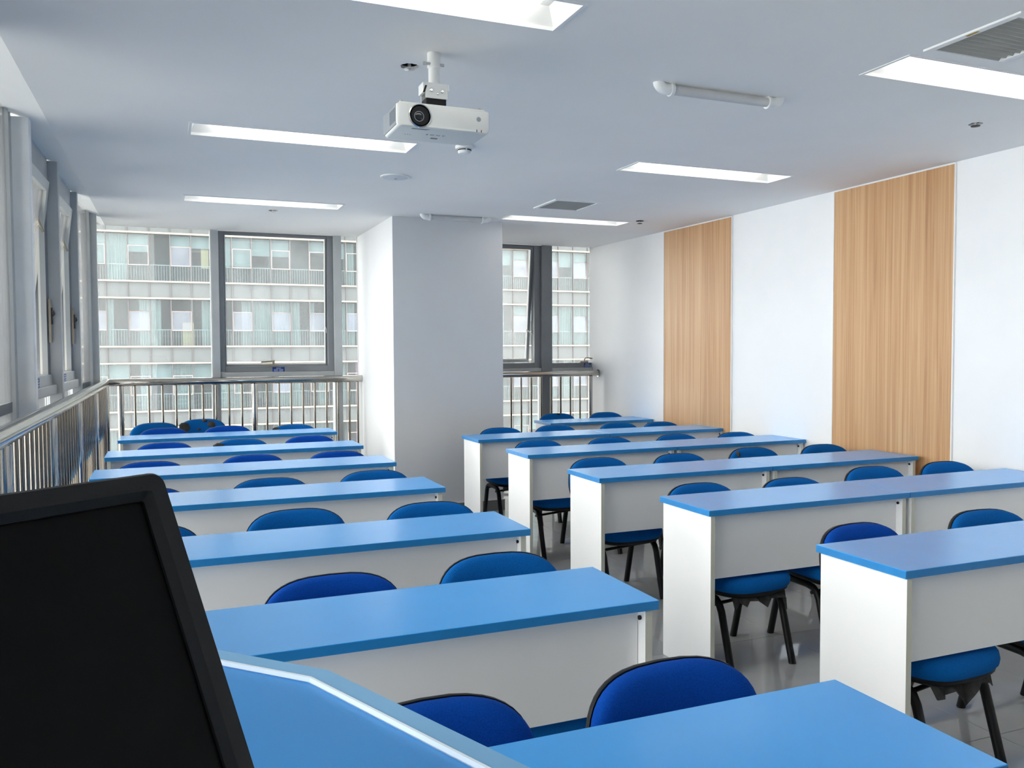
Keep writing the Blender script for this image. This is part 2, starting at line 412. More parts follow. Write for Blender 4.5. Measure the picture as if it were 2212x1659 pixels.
def sash(parent, x0, x1, z0, z1, ang, y=YB-0.01, fr=0.028):
    """top hung sash, its foot pushed outward"""
    sa = bpy.data.objects.new('sash', None); C.objects.link(sa); sa.parent = parent
    sa.location = (0, y, z1); sa.rotation_euler = (ang, 0, 0)
    h = z1-z0
    f = MB()
    f.box(x0, x0+fr, -0.03, 0.02, -h, 0); f.box(x1-fr, x1, -0.03, 0.02, -h, 0)
    f.box(x0+fr, x1-fr, -0.03, 0.02, -h, -h+fr); f.box(x0+fr, x1-fr, -0.03, 0.02, -fr, 0)
    obj('sash_frame', f, M_alud, sa)
    e = MB()
    e.box(x0+fr, x0+fr+0.006, -0.033, 0.0, -h+fr, -fr); e.box(x1-fr-0.006, x1-fr, -0.033, 0.0, -h+fr, -fr)
    e.box(x0+fr, x1-fr, -0.033, 0.0, -h+fr, -h+fr+0.012)
    obj('glazing_bead', e, M_aluw, sa)
    obj('pane', MB().box(x0+fr, x1-fr, -0.008, 0.0, -h+fr, -fr), M_dusty, sa)
    return sa
# bay with one wide fixed light left of the first mullion
w1 = window(); pane(w1, -0.66, 0.405, YB-0.003, YB+0.003, ZS-0.02, 2.66, M_glass); pane(w1, -0.66, 0.405, YB-0.003, YB+0.003, 0.05, ZS-0.06, M_glass)
obj('transom', MB().box(-0.66, 0.405, YB-0.02, YB+0.03, ZS-0.06, ZS-0.02), M_alu, w1)
obj('mullion', MB().box(0.402, 0.470, YB-0.085, YB+0.04, 0.0, HC), M_alu, w1, bevel=0.003)
obj('mullion_edge', MB().box(0.394, 0.402, YB-0.08, YB, 0.0, HC), M_aluw, w1)
obj('corner_post', MB().box(-0.67, -0.63, YB-0.03, YB+0.04, 0.0, 2.64), M_alu, w1)
obj('window_head', MB().box(-0.66, 4.45, YB-0.035, YB+0.05, 2.605, 2.66).box(-0.66, -0.45, YB-0.12, YB-0.10, 2.612, 2.63), M_gasket, w1)
# bay with the top hung sash
w2 = window()
f = MB().box(0.470, 0.515, YB-0.05, YB+0.04, ZT, HC).box(1.485, 1.545, YB-0.05, YB+0.04, ZT, HC)
f.box(0.515, 1.485, YB-0.05, YB+0.04, ZT-0.002, ZT+0.055).box(0.515, 1.485, YB-0.05, YB+0.04, HC-0.022, HC)
obj('outer_frame', f, M_alud, w2, bevel=0.003)
obj('transom', MB().box(0.470, 1.545, YB-0.075, YB+0.04, ZS-0.015, ZT-0.004), M_alu, w2, bevel=0.004)
obj('mullion', MB().box(1.545, 1.622, YB-0.085, YB+0.04, 0.0, HC), M_alu, w2, bevel=0.003)
sash(w2, 0.515, 1.482, ZT+0.052, HC-0.020, math.radians(2.0), fr=0.012)
pane(w2, 0.470, 1.545, YB-0.003, YB+0.003, 0.05, ZS-0.02, M_glass)
lever(w2, 0.955, YB-0.05, ZT+0.058); sticker(w2, 1.005, YB-0.0515, ZT+0.018, 0.115, 0.046)
obj('stay_arm', MB().tube([(1.478, YB-0.02, 1.62), (1.474, YB-0.03, 1.66), (1.466, YB-0.01, 1.68)], 0.006, None, 6), M_aluw, w2)
# narrow fixed bay beside the column
w3 = window(); pane(w3, 1.622, 1.80, YB-0.003, YB+0.003, ZS-0.02, 2.66, M_glass); pane(w3, 1.622, 1.80, YB-0.003, YB+0.003, 0.05, ZS-0.06, M_glass)
obj('transom', MB().box(1.622, 1.80, YB-0.02, YB+0.03, ZS-0.06, ZS-0.02), M_alu, w3)
# right of the column: sash standing open
w4 = window()
f = MB().box(3.725, 3.800, YB-0.05, YB+0.04, ZT, HC).box(2.70, 3.725, YB-0.05, YB+0.04, ZT-0.002, ZT+0.055).box(2.70, 3.725, YB-0.05, YB+0.04, HC-0.022, HC)
obj('outer_frame', f, M_alud, w4, bevel=0.003)
obj('transom', MB().box(2.70, 3.80, YB-0.075, YB+0.04, ZS-0.015, ZT-0.004), M_alu, w4, bevel=0.004)
obj('mullion', MB().box(3.800, 3.925, YB-0.085, YB+0.04, 0.0, HC), M_alud, w4, bevel=0.003)
sash(w4, 2.72, 3.722, ZT+0.055, HC-0.015, math.radians(6.5), fr=0.03)
pane(w4, 2.70, 3.80, YB-0.003, YB+0.003, 0.05, ZS-0.02, M_glass)
obj('stay_arm', MB().tube([(3.735, YB-0.01, 1.60), (3.700, YB+0.03, 1.64), (3.68, YB+0.06, 1.66)], 0.006, None, 6), M_aluw, w4)
# fixed bay against the right wall
w5 = window()
pane(w5, 3.925, 4.45, YB-0.003, YB+0.003, ZT+0.05, 2.66, M_glass); pane(w5, 3.925, 4.45, YB-0.003, YB+0.003, 0.05, ZS-0.02, M_glass)
obj('bottom_rail', MB().box(3.925, 4.44, YB-0.05, YB+0.04, ZT-0.002, ZT+0.05), M_alud, w5, bevel=0.003)
obj('transom', MB().box(3.925, 4.44, YB-0.075, YB+0.04, ZS-0.015, ZT-0.004), M_alu, w5, bevel=0.004)
lever(w5, 4.325, YB-0.05, ZT+0.055, curved=True); sticker(w5, 4.372, YB-0.0515, ZT+0.022, 0.085, 0.05)

# ---------------------------------------------------------------- left curtain wall
FINS = [-0.25, 0.95, 2.2, 3.40, 4.79, 5.83, 6.88, 7.84]
FDS = [0.090, 0.090, 0.090, 0.090, 0.090, 0.076, 0.062, 0.058]
M_fin_lit = mat('peeled_lit_fin_paint', (242, 244, 245), 0.4, noise=0.05, nscale=6)  # peeling fin paint, made near white with daylight put into its colour
for i, y in enumerate(FINS):
    x = fin_x(y); nxt = FINS[i+1] if i+1 < len(FINS) else YB+0.02
    wo = window(); FD = FDS[i]; FN = FDS[min(i+1, len(FDS)-1)]
    obj('mullion', MB().box(x-FD, x, y, y+0.07, 0.0, HC+0.02), M_fin_lit if i == 4 else M_alu, wo, bevel=0.004)
    xg, xh = x-FD, fin_x(nxt)-FN
    def strip(name, z0, z1, M, d=0.03, ya=y+0.07, yb=nxt, off=0.0, bev=0.0):
        a, b = xg+off, xh+off
        return obj(name, MB().hexa([(a, ya, z0), (b, yb, z0), (b-d, yb, z0), (a-d, ya, z0)], [(a, ya, z1), (b, yb, z1), (b-d, yb, z1), (a-d, ya, z1)]), M, wo, bevel=bev)
    operable = i in (2, 4, 5)
    if not operable:
        strip('pane', 0.05, 2.64, M_glass, 0.006)
        strip('transom', ZS-0.05, ZS, M_alu, 0.03)
        strip('jamb', 0.0, 2.62, M_aluw, 0.03, nxt-0.10, nxt-0.07, 0.012); strip('jamb', 0.0, 2.62, M_alu, 0.03, nxt-0.045, nxt, 0.012)
    else:
        strip('pane', 0.05, ZS-0.02, M_glass, 0.006)
        strip('sill', ZS-0.015, ZT, M_alu, 0.08, off=0.045, bev=0.006)
        strip('bottom_rail', ZT, ZT+0.06, M_alu, 0.06, off=0.02)
        strip('head_rail', HC-0.10, HC+0.03, M_alu, 0.06, off=0.02)
        for ya, yb in ((y+0.07, y+0.13), (nxt-0.07, nxt)):
            strip('jamb', ZT, HC-0.1, M_alud, 0.05, ya, yb, 0.012)
        strip('glazing_bead', ZT+0.06, HC-0.1, M_aluw, 0.012, nxt-0.085, nxt-0.07, 0.006)
        # top hung sash pushed outward
        sa = bpy.data.objects.new('sash', None); C.objects.link(sa); sa.parent = wo
        L = nxt-y-0.15; h = HC-0.1-ZT-0.06
        sa.location = ((xg+xh)/2+0.0, y+0.135, HC-0.11); sa.rotation_euler = (0, math.radians(7), math.atan2(xg-xh, L)*1.0)
        fr = 0.06
        fm = MB().box(-0.035, 0.02, 0, fr, -h, 0).box(-0.035, 0.02, L-fr, L, -h, 0).box(-0.035, 0.02, fr, L-fr, -h, -h+fr).box(-0.035, 0.02, fr, L-fr, -fr, 0)
        obj('sash_frame', fm, M_aluw, sa)
        obj('pane', MB().box(-0.006, 0.0, fr, L-fr, -h+fr, -fr), M_glass, sa)
        # handle plate on the far jamb
        hp = MB().box(0, 0.012, -0.016, 0.016, -0.16, 0.10)
        hh = obj('handle', hp, M_brass, wo, (xh+0.014, nxt-0.035, 1.66))
        obj('lever', MB().box(0.010, 0.02, -0.014, 0.014, -0.05, 0.05).tube([(0.015, 0, 0.0), (0.03, -0.03, 0.012), (0.034, -0.10, 0.022)], 0.008, None, 8, (0, 0, 1)), M_gasket, hh)
        obj('stay_arm', MB().tube([(0, 0, 0), (-0.02, -0.02, 0.06), (-0.04, -0.02, 0.14), (-0.03, -0.05, 0.2)], 0.007, None, 6), M_brass, wo, (xh, nxt-0.075, 2.16))
        sticker(wo, xg*0.5+xh*0.5+0.032, y+0.42, ZT+0.028, 0.11, 0.05, rz=PI/2+math.atan2(xg-xh, nxt-y))

# ---------------------------------------------------------------- railings
def rail_post(parent, x, y, z, r=0.026): return obj('post', MB().tube([(x, y, 0), (x, y, z)], r, None, 14), M_steel, parent, smooth=40)
M_bal = mat('shaded_steel', (134, 126, 116), 0.12, metal=1.0, noise=0.04, nscale=6)  # railing steel darkened: the balusters' backlit shade is put into the colour
bal_mesh = MB().tube([(0, 0, 0.10), (0, 0, 1.135)], 0.0095, None, 10).mesh('baluster', M_bal, smooth=40)
RZ, RX, RY = 1.166, -0.50, 8.30
ra = thing('steel_railing', 'long stainless steel railing along the left and back windows, turning at the corner', 'railing')
obj('handrail', MB().tube([(RX, YF+0.05, RZ), (RX, RY-0.03, RZ), (RX+0.006, RY-0.008, RZ), (RX+0.03, RY, RZ), (CX0+0.0, RY, RZ)], 0.034, None, 18, (0, 0, 1)), M_steel, ra, smooth=50)
obj('bottom_rail', MB().tube([(RX, YF+0.05, 0.10), (RX, RY, 0.10), (CX0, RY, 0.10)], 0.016, None, 10, (0, 0, 1)), M_steel, ra, smooth=50)
posts = [8.22, 6.95, 5.65, 4.40, 3.17, 1.93, 0.69, -0.55]
for i, y in enumerate(posts):
    rail_post(ra, RX, y, RZ-0.03)
    nx = posts[i+1] if i+1 < len(posts) else YF
    n = 10
    for k in range(1, n):
        link('baluster', bal_mesh, ra, (RX, y+(nx-y)*k/n, 0))
xp = [-0.385, 0.765, 1.775]
for i, x in enumerate(xp):
    if i < 2: rail_post(ra, x, RY, RZ-0.03)
    if i < 2:
        n = 10 if i == 0 else 9
        for k in range(1, n): link('baluster', bal_mesh, ra, (x+(xp[i+1]-x)*k/n, RY, 0))
link('baluster', bal_mesh, ra, (1.745, RY, 0))
RZ2 = 1.180
rb = thing('steel_railing', 'short stainless steel railing between the column and the right wall', 'railing')
obj('handrail', MB().tube([(CX1, RY, RZ2), (wall_x(RY)-0.012, RY, RZ2)], 0.030, None, 18, (0, 0, 1)), M_steel, rb, smooth=50)
obj('end_flange', MB().lathe([(0.030, 0), (0.042, 0.004), (0.042, 0.012)], 18, (wall_x(RY)-0.014, RY, RZ2), 'x'), M_steel, rb, smooth=40)
obj('bottom_rail', MB().tube([(CX1, RY, 0.10), (wall_x(RY), RY, 0.10)], 0.016, None, 10, (0, 0, 1)), M_steel, rb, smooth=50)
x = CX1+0.10
for k in range(12):
    link('baluster', bal_mesh, rb, (3.385+(k-4)*0.117, RY, 0.012))
rail_post(rb, 4.335, RY, RZ2-0.028, 0.022)

# ---------------------------------------------------------------- desks
TOPZ, TH, DEP = 0.75, 0.026, 0.392
top_mats = [M_top, M_edge]
def build_desk(L):
    parts = []
    me = MB().box(0, L, 0, DEP, TOPZ-TH, TOPZ).mesh('tabletop', top_mats, bevel=0.0012, bseg=1)
    for p in me.polygons:
        if abs(p.normal.z) < 0.5: p.material_index = 1
    parts.append(('tabletop', me, None))
    sp = MB().box(0, 0.022, 0.010, DEP-0.008, 0.0, TOPZ-TH).mesh('side_panel', [M_board, M_beige])
    for p in sp.polygons:
        if abs(p.normal.y) > 0.5: p.material_index = 1
    parts.append(('side_panel', sp, (0.016, 0, 0))); parts.append(('side_panel', sp, (L-0.038, 0, 0)))
    mp = MB().box(0.039, L-0.040, 0.048, 0.064, 0.437, TOPZ-TH).mesh('modesty_panel', M_board)
    parts.append(('modesty_panel', mp, None))
    sh = MB().box(0.040, L-0.041, 0.066, DEP-0.05, 0.60, 0.616).mesh('shelf', M_board)
    parts.append(('shelf', sh, None))
    bt = MB().lathe([(0.0065, 0), (0.0065, 0.005), (0.004, 0.007)], 10, (0, 0, 0), 'x').mesh('bolt_cap', M_black)
    parts.append(('bolt_cap', bt, (L-0.045, 0.034, 0.697)))
    return parts
desk_mesh = {}
def desk(x, y, L, label, group):
    t = thing('training_desk', label, 'desk', (x, y, 0), 0, group)
    key = round(L, 3)
    if key not in desk_mesh: desk_mesh[key] = build_desk(L)
    for n, me, loc in desk_mesh[key]: link(n, me, t, loc)
    return t
ORD = ['first', 'second', 'third', 'fourth', 'fifth', 'sixth', 'seventh']
LL, LR = 1.709, 1.150
LROW = [(1.2786, 0.9595), (1.2422, 1.9728), (1.2886, 2.9645), (1.2905, 4.0445), (1.3051, 5.0841), (1.3179, 6.0865), (1.3418, 7.2311)]
LLAB = ['long blue-topped white desk at the bottom edge, in front of the podium', 'long blue-topped white desk of the left block, second from the front',
        'long blue-topped white desk of the left block, third from the front', 'long blue-topped white desk of the left block, fourth from the front',
        'long blue-topped white desk of the left block, fifth from the front', 'long blue-topped white desk of the left block, sixth from the front',
        'long blue-topped white desk of the left block, farthest back by the window railing']
for (x1, y), lb in zip(LROW, LLAB): desk(x1-LL, y, LL, lb, 'long desks of the left block')
RROW = [(2.105, 1.9316), (2.132, 2.993), (2.134, 3.985), (2.1864, 5.0725), (2.2102, 6.0935)]
for i, (x0, y) in enumerate(RROW):
    desk(x0, y, LR, 'blue-topped white desk at the aisle end of the right block\'s %s row' % ORD[i], 'desks of the right block')
    if i: desk(x0+LR+0.003, y, LR, 'blue-topped white desk at the wall end of the right block\'s %s row' % ORD[i], 'desks of the right block')
desk(3.330, 7.180, 1.118, 'single blue-topped white desk in the back right corner by the short railing', 'desks of the right block')

# ---------------------------------------------------------------- chairs
def superellipse(a, b, n, seg):
    out = []
    for j in range(seg):
        t = 2*PI*j/seg; c, s_ = math.cos(t), math.sin(t)
        out.append((math.copysign(abs(c)**(2/n), c)*a, math.copysign(abs(s_)**(2/n), s_)*b))
    return out
def seat_mesh():
    b = MB(); rings = []
    for z, k in ((0.372, 0.80), (0.380, 0.93), (0.398, 0.99), (0.415, 1.0), (0.432, 0.985), (0.443, 0.94), (0.450, 0.84), (0.454, 0.62), (0.455, 0.3)):
        rings.append([(x*k, y*k-0.02, z-0.020-0.012*max(0, (-y*k-0.08)/0.13)) for x, y in superellipse(0.222, 0.215, 3.0, 40)])
    b.loft(rings, True, True); return b
def under_mesh():
    b = MB(); rings = []
    for z, k in ((0.352, 0.74), (0.358, 0.86), (0.374, 0.945), (0.384, 0.95)):
        rings.append([(x*k, y*k-0.02, z-0.020-0.010*max(0, (-y*k-0.08)/0.13)) for x, y in superellipse(0.222, 0.215, 3.0, 40)])
    b.loft(rings, True, True); return b
def back_surf(u, v, off):
    """u across, v height from pad centre -> chair coordinates; off = towards the back"""
    z = 0.608+v
    return (u, 0.222+(z-0.45)*0.19-0.035*(u/0.21)**2+off, z)
def back_outline(k, seg=44, grow=0.0):
    out = []
    for x, y in superellipse(0.214+grow, 0.162+grow, 3.1, seg):
        taper = 1.0-0.10*max(0.0, -y/0.162)
        out.append((x*k*taper, y*k))
    return out
def pad_mesh():
    b = MB(); rings = []
    for k, o in ((0.985, 0.007), (1.0, 0.002), (1.0, -0.010), (0.975, -0.021), (0.92, -0.029), (0.78, -0.036), (0.45, -0.041), (0.15, -0.042)):
        rings.append([back_surf(x, y, o) for x, y in back_outline(k)])
    b.loft(rings, True, True); return b
def shell_mesh():
    b = MB(); rings = []
    for k, o in ((0.95, 0.008), (1.0, 0.006), (1.004, 0.012), (0.985, 0.022), (0.93, 0.029), (0.7, 0.034), (0.3, 0.035)):
        rings.append([back_surf(x, y, o) for x, y in back_outline(k, grow=0.0015)])
    b.loft(rings, True, True); return b
def leg_mb(sx, front):
    x = 0.172*sx
    if front: p = [(x, 0.0, 0.318), (x, -0.060, 0.318), (x, -0.098, 0.311), (x, -0.122, 0.292), (x, -0.138, 0.262), (x, -0.212, 0.0)]
    else: p = [(x, 0.0, 0.318), (x, 0.070, 0.318), (x, 0.106, 0.311), (x, 0.128, 0.292), (x, 0.140, 0.262), (x, 0.205, 0.0)]
    return MB().tube(p, 0.0172, 0.0165, 12, (1, 0, 0))
def torn_mb(seed):
    rn = random.Random(seed); b = MB()
    y = -0.17+rn.uniform(-.02, .02); n = 11; a = []; c = []
    for j in range(n):
        x = -0.15+0.30*j/(n-1); d = 0.018+rn.random()**2*0.075
        a.append((x, y, 0.336)); c.append((x+rn.uniform(-.012, .012), y-0.02+rn.uniform(-.02, .02), 0.332-d))
    vs = a+c+[(p[0], p[1]+0.004, p[2]) for p in a]+[(p[0], p[1]+0.004, p[2]) for p in c]
    fs = []
    for j in range(n-1):
        fs += [(j, j+1, n+j+1, n+j), (2*n+j, 3*n+j, 3*n+j+1, 2*n+j+1), (n+j, n+j+1, 3*n+j+1, 3*n+j)]
    return b.add(vs, fs)
CH = {}
for nm, M in (('royal', M_royal), ('teal', M_teal)):
    CH[nm] = [('seat', seat_mesh().mesh('seat', M, smooth=60), None), ('backrest', pad_mesh().mesh('backrest', M, smooth=60), None)]
common = [('seat_underside', under_mesh().mesh('seat_underside', M_black, smooth=60)),
          ('back_shell', shell_mesh().mesh('back_shell', M_black, smooth=60)),
          ('back_support', MB().hexa([(-0.03, 0.05, 0.322), (0.03, 0.05, 0.322), (0.03, 0.245, 0.322), (-0.03, 0.245, 0.322)], [(-0.03, 0.05, 0.332), (0.03, 0.05, 0.332), (0.03, 0.235, 0.332), (-0.03, 0.235, 0.332)])
           .hexa([(-0.03, 0.235, 0.322), (0.03, 0.235, 0.322), (0.03, 0.246, 0.322), (-0.03, 0.246, 0.322)], [(-0.03, 0.266, 0.56), (0.03, 0.266, 0.56), (0.03, 0.278, 0.56), (-0.03, 0.278, 0.56)]).mesh('back_support', M_black)),
          ('stretcher', MB().tube([(-0.190, -0.105, 0.290), (0.190, -0.105, 0.318)], 0.0085, None, 8, (0, 0, 1)).mesh('stretcher', M_leg, smooth=40)),
          ('stretcher', MB().tube([(-0.190, 0.112, 0.290), (0.190, 0.112, 0.318)], 0.0085, None, 8, (0, 0, 1)).mesh('stretcher', M_leg, smooth=40))]
for sx in (-1, 1):
    for fr in (True, False): common.append(('leg', leg_mb(sx, fr).mesh('leg', M_leg, smooth=40)))
def chair(x, ytop, ztop, kind, label, group, rz=0.0, torn=None, patch=None, seat=None):
    t = thing('padded_chair', label, 'chair', (x, ytop-0.285, 0), rz, group)
    t.scale = (1, 1, ztop/0.770)
    for n, me, loc in CH[kind]:
        if n == 'seat' and seat: me = CH[seat][0][1]
        link(n, me, t)
    for n, me in common: link(n, me, t)
    if torn: obj('torn_lining', torn_mb(torn), M_foam, t)
    if patch:
        for (u, v, ru, rv, M) in patch:
            rn = random.Random(int((u+1)*1000)); rings = []
            for k, o in ((1.0, -0.016), (1.0, -0.030), (0.75, -0.041), (0.3, -0.045)):
                rn2 = random.Random(5+int((u+1)*997))
                rings.append([back_surf(u+math.cos(2*PI*j/14)*ru*k*rn2.uniform(.75, 1.2), v+math.sin(2*PI*j/14)*rv*k*rn2.uniform(.75, 1.2), o) for j in range(14)])
            obj('torn_patch', MB().loft(rings), M, t, smooth=50)
    return t
GL, GR = 'blue padded chairs of the left block', 'blue padded chairs of the right block'
LP = ['by the left railing', 'in the middle', 'nearest the aisle']
def lab(c, row, pos): return '%s padded chair behind the left block\'s %s desk, %s' % (c, ORD[row-1], pos)
RD = lambda a: math.radians(a)
chairs_L = {
 1: [(0.455, 1.535, 0.770, 'royal', LP[1], 3), (0.985, 1.531, 0.770, 'royal', LP[2], 3)],
 2: [(0.450, 2.522, 0.770, 'royal', LP[1], 2), (0.985, 2.572, 0.770, 'teal', LP[2], -1)],
 3: [(-0.094, 3.515, 0.770, 'teal', LP[0], 0), (0.500, 3.634, 0.770, 'teal', LP[1], 2), (1.050, 3.565, 0.770, 'teal', LP[2], -2)],
 4: [(-0.117, 4.555, 0.761, 'royal', LP[0], 0), (0.490, 4.590, 0.770, 'teal', LP[1], 0), (1.060, 4.645, 0.770, 'teal', LP[2], 1)],
 5: [(-0.104, 5.610, 0.767, 'royal', LP[0], 0), (0.507, 5.687, 0.770, 'royal', LP[1], 1), (1.040, 5.645, 0.770, 'royal', LP[2], 0)],
 6: [(-0.026, 6.700, 0.771, 'royal', LP[0], 0), (0.510, 6.750, 0.770, 'teal', LP[1], -1), (1.031, 6.775, 0.770, 'royal', LP[2], 0)],
 7: [(-0.033, 7.760, 0.789, 'royal', LP[0], 0), (0.480, 7.760, 0.789, 'royal', LP[1], 0), (1.046, 7.780, 0.778, 'teal', LP[2], 0)]}
CN = {'royal': 'royal blue', 'teal': 'teal blue'}
for row, L in chairs_L.items():
    for (x, y, z, k, pos, rz) in L:
        extra = {}
        lb = lab(CN[k], row, pos)
        if row == 6 and pos == LP[1]: extra['patch'] = [(-0.165, 0.125, 0.040, 0.018, M_foam)]; lb = 'torn-cornered teal blue padded chair in the middle behind the left block\'s sixth desk'
        if row == 7 and pos == LP[2]: extra['patch'] = [(-0.160, 0.118, 0.040, 0.026, M_foam)]; lb = 'torn-cornered teal blue padded chair behind the left block\'s farthest desk, nearest the column'
        chair(x, y, z, k, lb, GL, RD(rz), **extra)
chair(-0.105, 8.215, 0.802, 'teal', 'teal blue padded chair standing spare against the back railing near the corner', GL, 0)
chair(0.290, 8.215, 0.822, 'teal', 'badly ripped teal blue padded chair against the back railing, grey foam showing', GL, 0,
      patch=[(-0.150, 0.095, 0.052, 0.050, M_foam), (0.075, 0.115, 0.045, 0.028, M_foam), (0.02, 0.150, 0.022, 0.014, M_foam), (-0.03, 0.08, 0.022, 0.014, M_foam)])
RPOS = ['nearest the aisle', 'second from the aisle', 'third from the aisle', 'nearest the wall']
chairs_R = {
 1: [(2.433, 2.469, 0.770, 'royal', 4), (3.085, 2.475, 0.770, 'teal', -3)],
 2: [(2.446, 3.532, 0.770, 'teal', 2), (2.985, 3.503, 0.767, 'teal', 0), (3.660, 3.637, 0.770, 'teal', -3), (4.210, 3.624, 0.770, 'teal', -2)],
 3: [(2.452, 4.625, 0.770, 'teal', 0), (3.025, 4.600, 0.770, 'teal', 1), (3.655, 4.671, 0.770, 'teal', 0), (4.215, 4.623, 0.770, 'teal', -1)],
 4: [(2.535, 5.710, 0.770, 'teal', 1), (3.105, 5.664, 0.770, 'teal', 0), (3.690, 5.650, 0.770, 'teal', 0), (4.215, 5.590, 0.770, 'teal', -1)],
 5: [(2.646, 6.760, 0.771, 'teal', 0), (3.181, 6.800, 0.771, 'teal', 0), (3.810, 6.785, 0.771, 'teal', 0), (4.210, 6.694, 0.770, 'teal', 1)]}
for row, L in chairs_R.items():
    for i, (x, y, z, k, rz) in enumerate(L):
        extra = {}
        lb = '%s padded chair behind the right block\'s %s desk row, %s' % (CN[k], ORD[row-1], RPOS[i])
        if row == 3 and i == 2: extra['patch'] = [(-0.135, 0.130, 0.012, 0.022, M_foam)]
        if row == 4 and i == 3: extra['patch'] = [(-0.185, 0.085, 0.026, 0.020, M_tan)]
        if (row, i) in ((1, 0), (2, 0), (5, 0), (1, 1)): extra['torn'] = row*10+i+1
        if (row, i) == (1, 0): extra['seat'] = 'teal'; lb = 'royal blue backed padded chair behind the right block\'s first desk row, nearest the aisle'
        chair(x, y, z, k, lb, GR, RD(rz), **extra)
chair(3.690, 7.840, 0.788, 'teal', 'teal blue padded chair with a frayed top tuft behind the back corner desk', GR, 0, patch=[(0.02, 0.158, 0.018, 0.010, M_foam)])
chair(4.205, 7.750, 0.788, 'teal', 'teal blue padded chair behind the back corner desk, beside the right wall', GR, 0)

# ---------------------------------------------------------------- ceiling fittings
LIGHT_LABEL = ['recessed lit ceiling panel at the top edge, above the projector', 'recessed lit ceiling panel partly hidden behind the projector',
               'recessed lit ceiling panel farthest left, above the back left windows', 'recessed lit ceiling panel in the middle right, beyond the long white pipe',
               'recessed lit ceiling panel farthest right at the back, beside the small vent', 'recessed lit ceiling panel at the top right, beside the big vent']
for (a, b, c, d), lb in zip(RECT, LIGHT_LABEL):
    t = thing('ceiling_light', lb, 'ceiling light', ((a+b)/2, (c+d)/2, HC), 0, 'recessed ceiling lights')
    wx, wy = (b-a)/2, (d-c)/2
    fb = MB()
    for (x0, x1, y0, y1) in ((-wx-0.006, wx+0.006, -wy-0.006, -wy+0.008), (-wx-0.006, wx+0.006, wy-0.008, wy+0.006), (-wx-0.006, -wx+0.008, -wy+0.008, wy-0.008), (wx-0.008, wx+0.006, -wy+0.008, wy-0.008)):
        fb.box(x0, x1, y0, y1, -0.003, 0.010)
    obj('frame', fb, M_trim, t)
    r1 = [(-wx+.004, -wy+.004, 0.009), (wx-.004, -wy+.004, 0.009), (wx-.004, wy-.004, 0.009), (-wx+.004, wy-.004, 0.009)]
    k = 0.035
    r2 = [(-wx+k, -wy+k, 0.070), (wx-k, -wy+k, 0.070), (wx-k, wy-k, 0.070), (-wx+k, wy-k, 0.070)]
    r3 = [(x*1.02, y*1.05, 0.080) for x, y, z in r2]; r4 = [(x*1.01, y*1.02, 0.010) for x, y, z in r1]
    obj('tray', MB().loft([r1, r2], False, True).loft([r4, r3], False, True), M_tray, t)
    obj('diffuser', MB().box(-wx*0.84, wx*0.84, -wy*0.70, wy*0.70, 0.046, 0.062), M_lamp, t, bevel=0.006)
for (a, b, c, d), lb in zip(VENT, ['small square ceiling air vent with grey slats, beside the farthest right light', 'large square ceiling air vent with grey slats at the top right corner']):
    t = thing('ceiling_vent', lb, 'vent', (a, c, HC), 0, 'square ceiling vents')
    W_, D_ = b-a, d-c
    fb = MB()
    for (x0, x1, y0, y1) in ((0, W_, 0, 0.030), (0, W_, D_-0.030, D_), (0, 0.030, 0.030, D_-0.030), (W_-0.030, W_, 0.030, D_-0.030)):
        fb.box(x0, x1, y0, y1, -0.008, 0.004)
    obj('frame', fb, M_trim, t, bevel=0.002)
    obj('duct', MB().box(0.02, W_-0.02, 0.02, D_-0.02, 0.07, 0.08).box(0.02, 0.028, 0.02, D_-0.02, 0.004, 0.07).box(W_-0.028, W_-0.02, 0.02, D_-0.02, 0.004, 0.07)
        .box(0.02, W_-0.02, 0.02, 0.028, 0.004, 0.07).box(0.02, W_-0.02, D_-0.028, D_-0.02, 0.004, 0.07), M_duct, t)
    n = 12
    sl = MB().hexa([(0.030, 0.009, -0.005), (W_-0.030, 0.009, -0.005), (W_-0.030, 0.011, -0.005), (0.030, 0.011, -0.005)],
                   [(0.030, 0.000, 0.007), (W_-0.030, 0.000, 0.007), (W_-0.030, 0.002, 0.007), (0.030, 0.002, 0.007)]).mesh('slat', M_slat)
    for k in range(n): link('slat', sl, t, (0, 0.036+(D_-0.078)*k/(n-1), 0))
    if a < 2.72:
        obj('stain', MB().box(0.006, 0.018, 0.17, 0.22, -0.0088, -0.0080), mat('yellow_stain', (190, 160, 70), 0.8, noise=0.3, nscale=60), t)
SPL = ['ceiling sprinkler in a ragged dark hole beside the projector pole', 'ceiling sprinkler in a dark hole on the far right, above the big wood panel',
       'ceiling sprinkler in a dark hole near the farthest left ceiling light', 'dark pendant ceiling sprinkler right of the farthest right ceiling light']
for (hx, hy, hr), lb in zip(SPR, SPL):
    t = thing('fire_sprinkler', lb, 'sprinkler', (hx, hy, HC), 0, 'ceiling sprinklers')
    obj('recess_cup', MB().lathe([(hr*1.06, 0.010), (hr*1.08, 0.06), (0.004, 0.065)], 20, cap=False), M_hole, t)
    low = 0.022 if hx > 3.88 else 0.008
    obj('sprinkler_head', MB().lathe([(0.014, 0.064), (0.014, 0.02), (0.009, 0.016), (0.006, -low*0.5), (0.006, -low)], 14), M_chrome, t, smooth=40)
    obj('deflector', MB().lathe([(0.004, -low), (0.022, -low-0.001), (0.022, -low-0.004), (0.004, -low-0.006)], 18), M_chrome if hx < 1 else M_leg, t)
    if hx > 3.88: obj('escutcheon', MB().lathe([(0.034, -0.001), (0.034, -0.004), (0.020, -0.007), (0.012, -0.007)], 20), M_leg, t)
t = thing('ceiling_speaker', 'round white flush ceiling speaker between two left lights', 'speaker', (1.410, 5.443, HC))
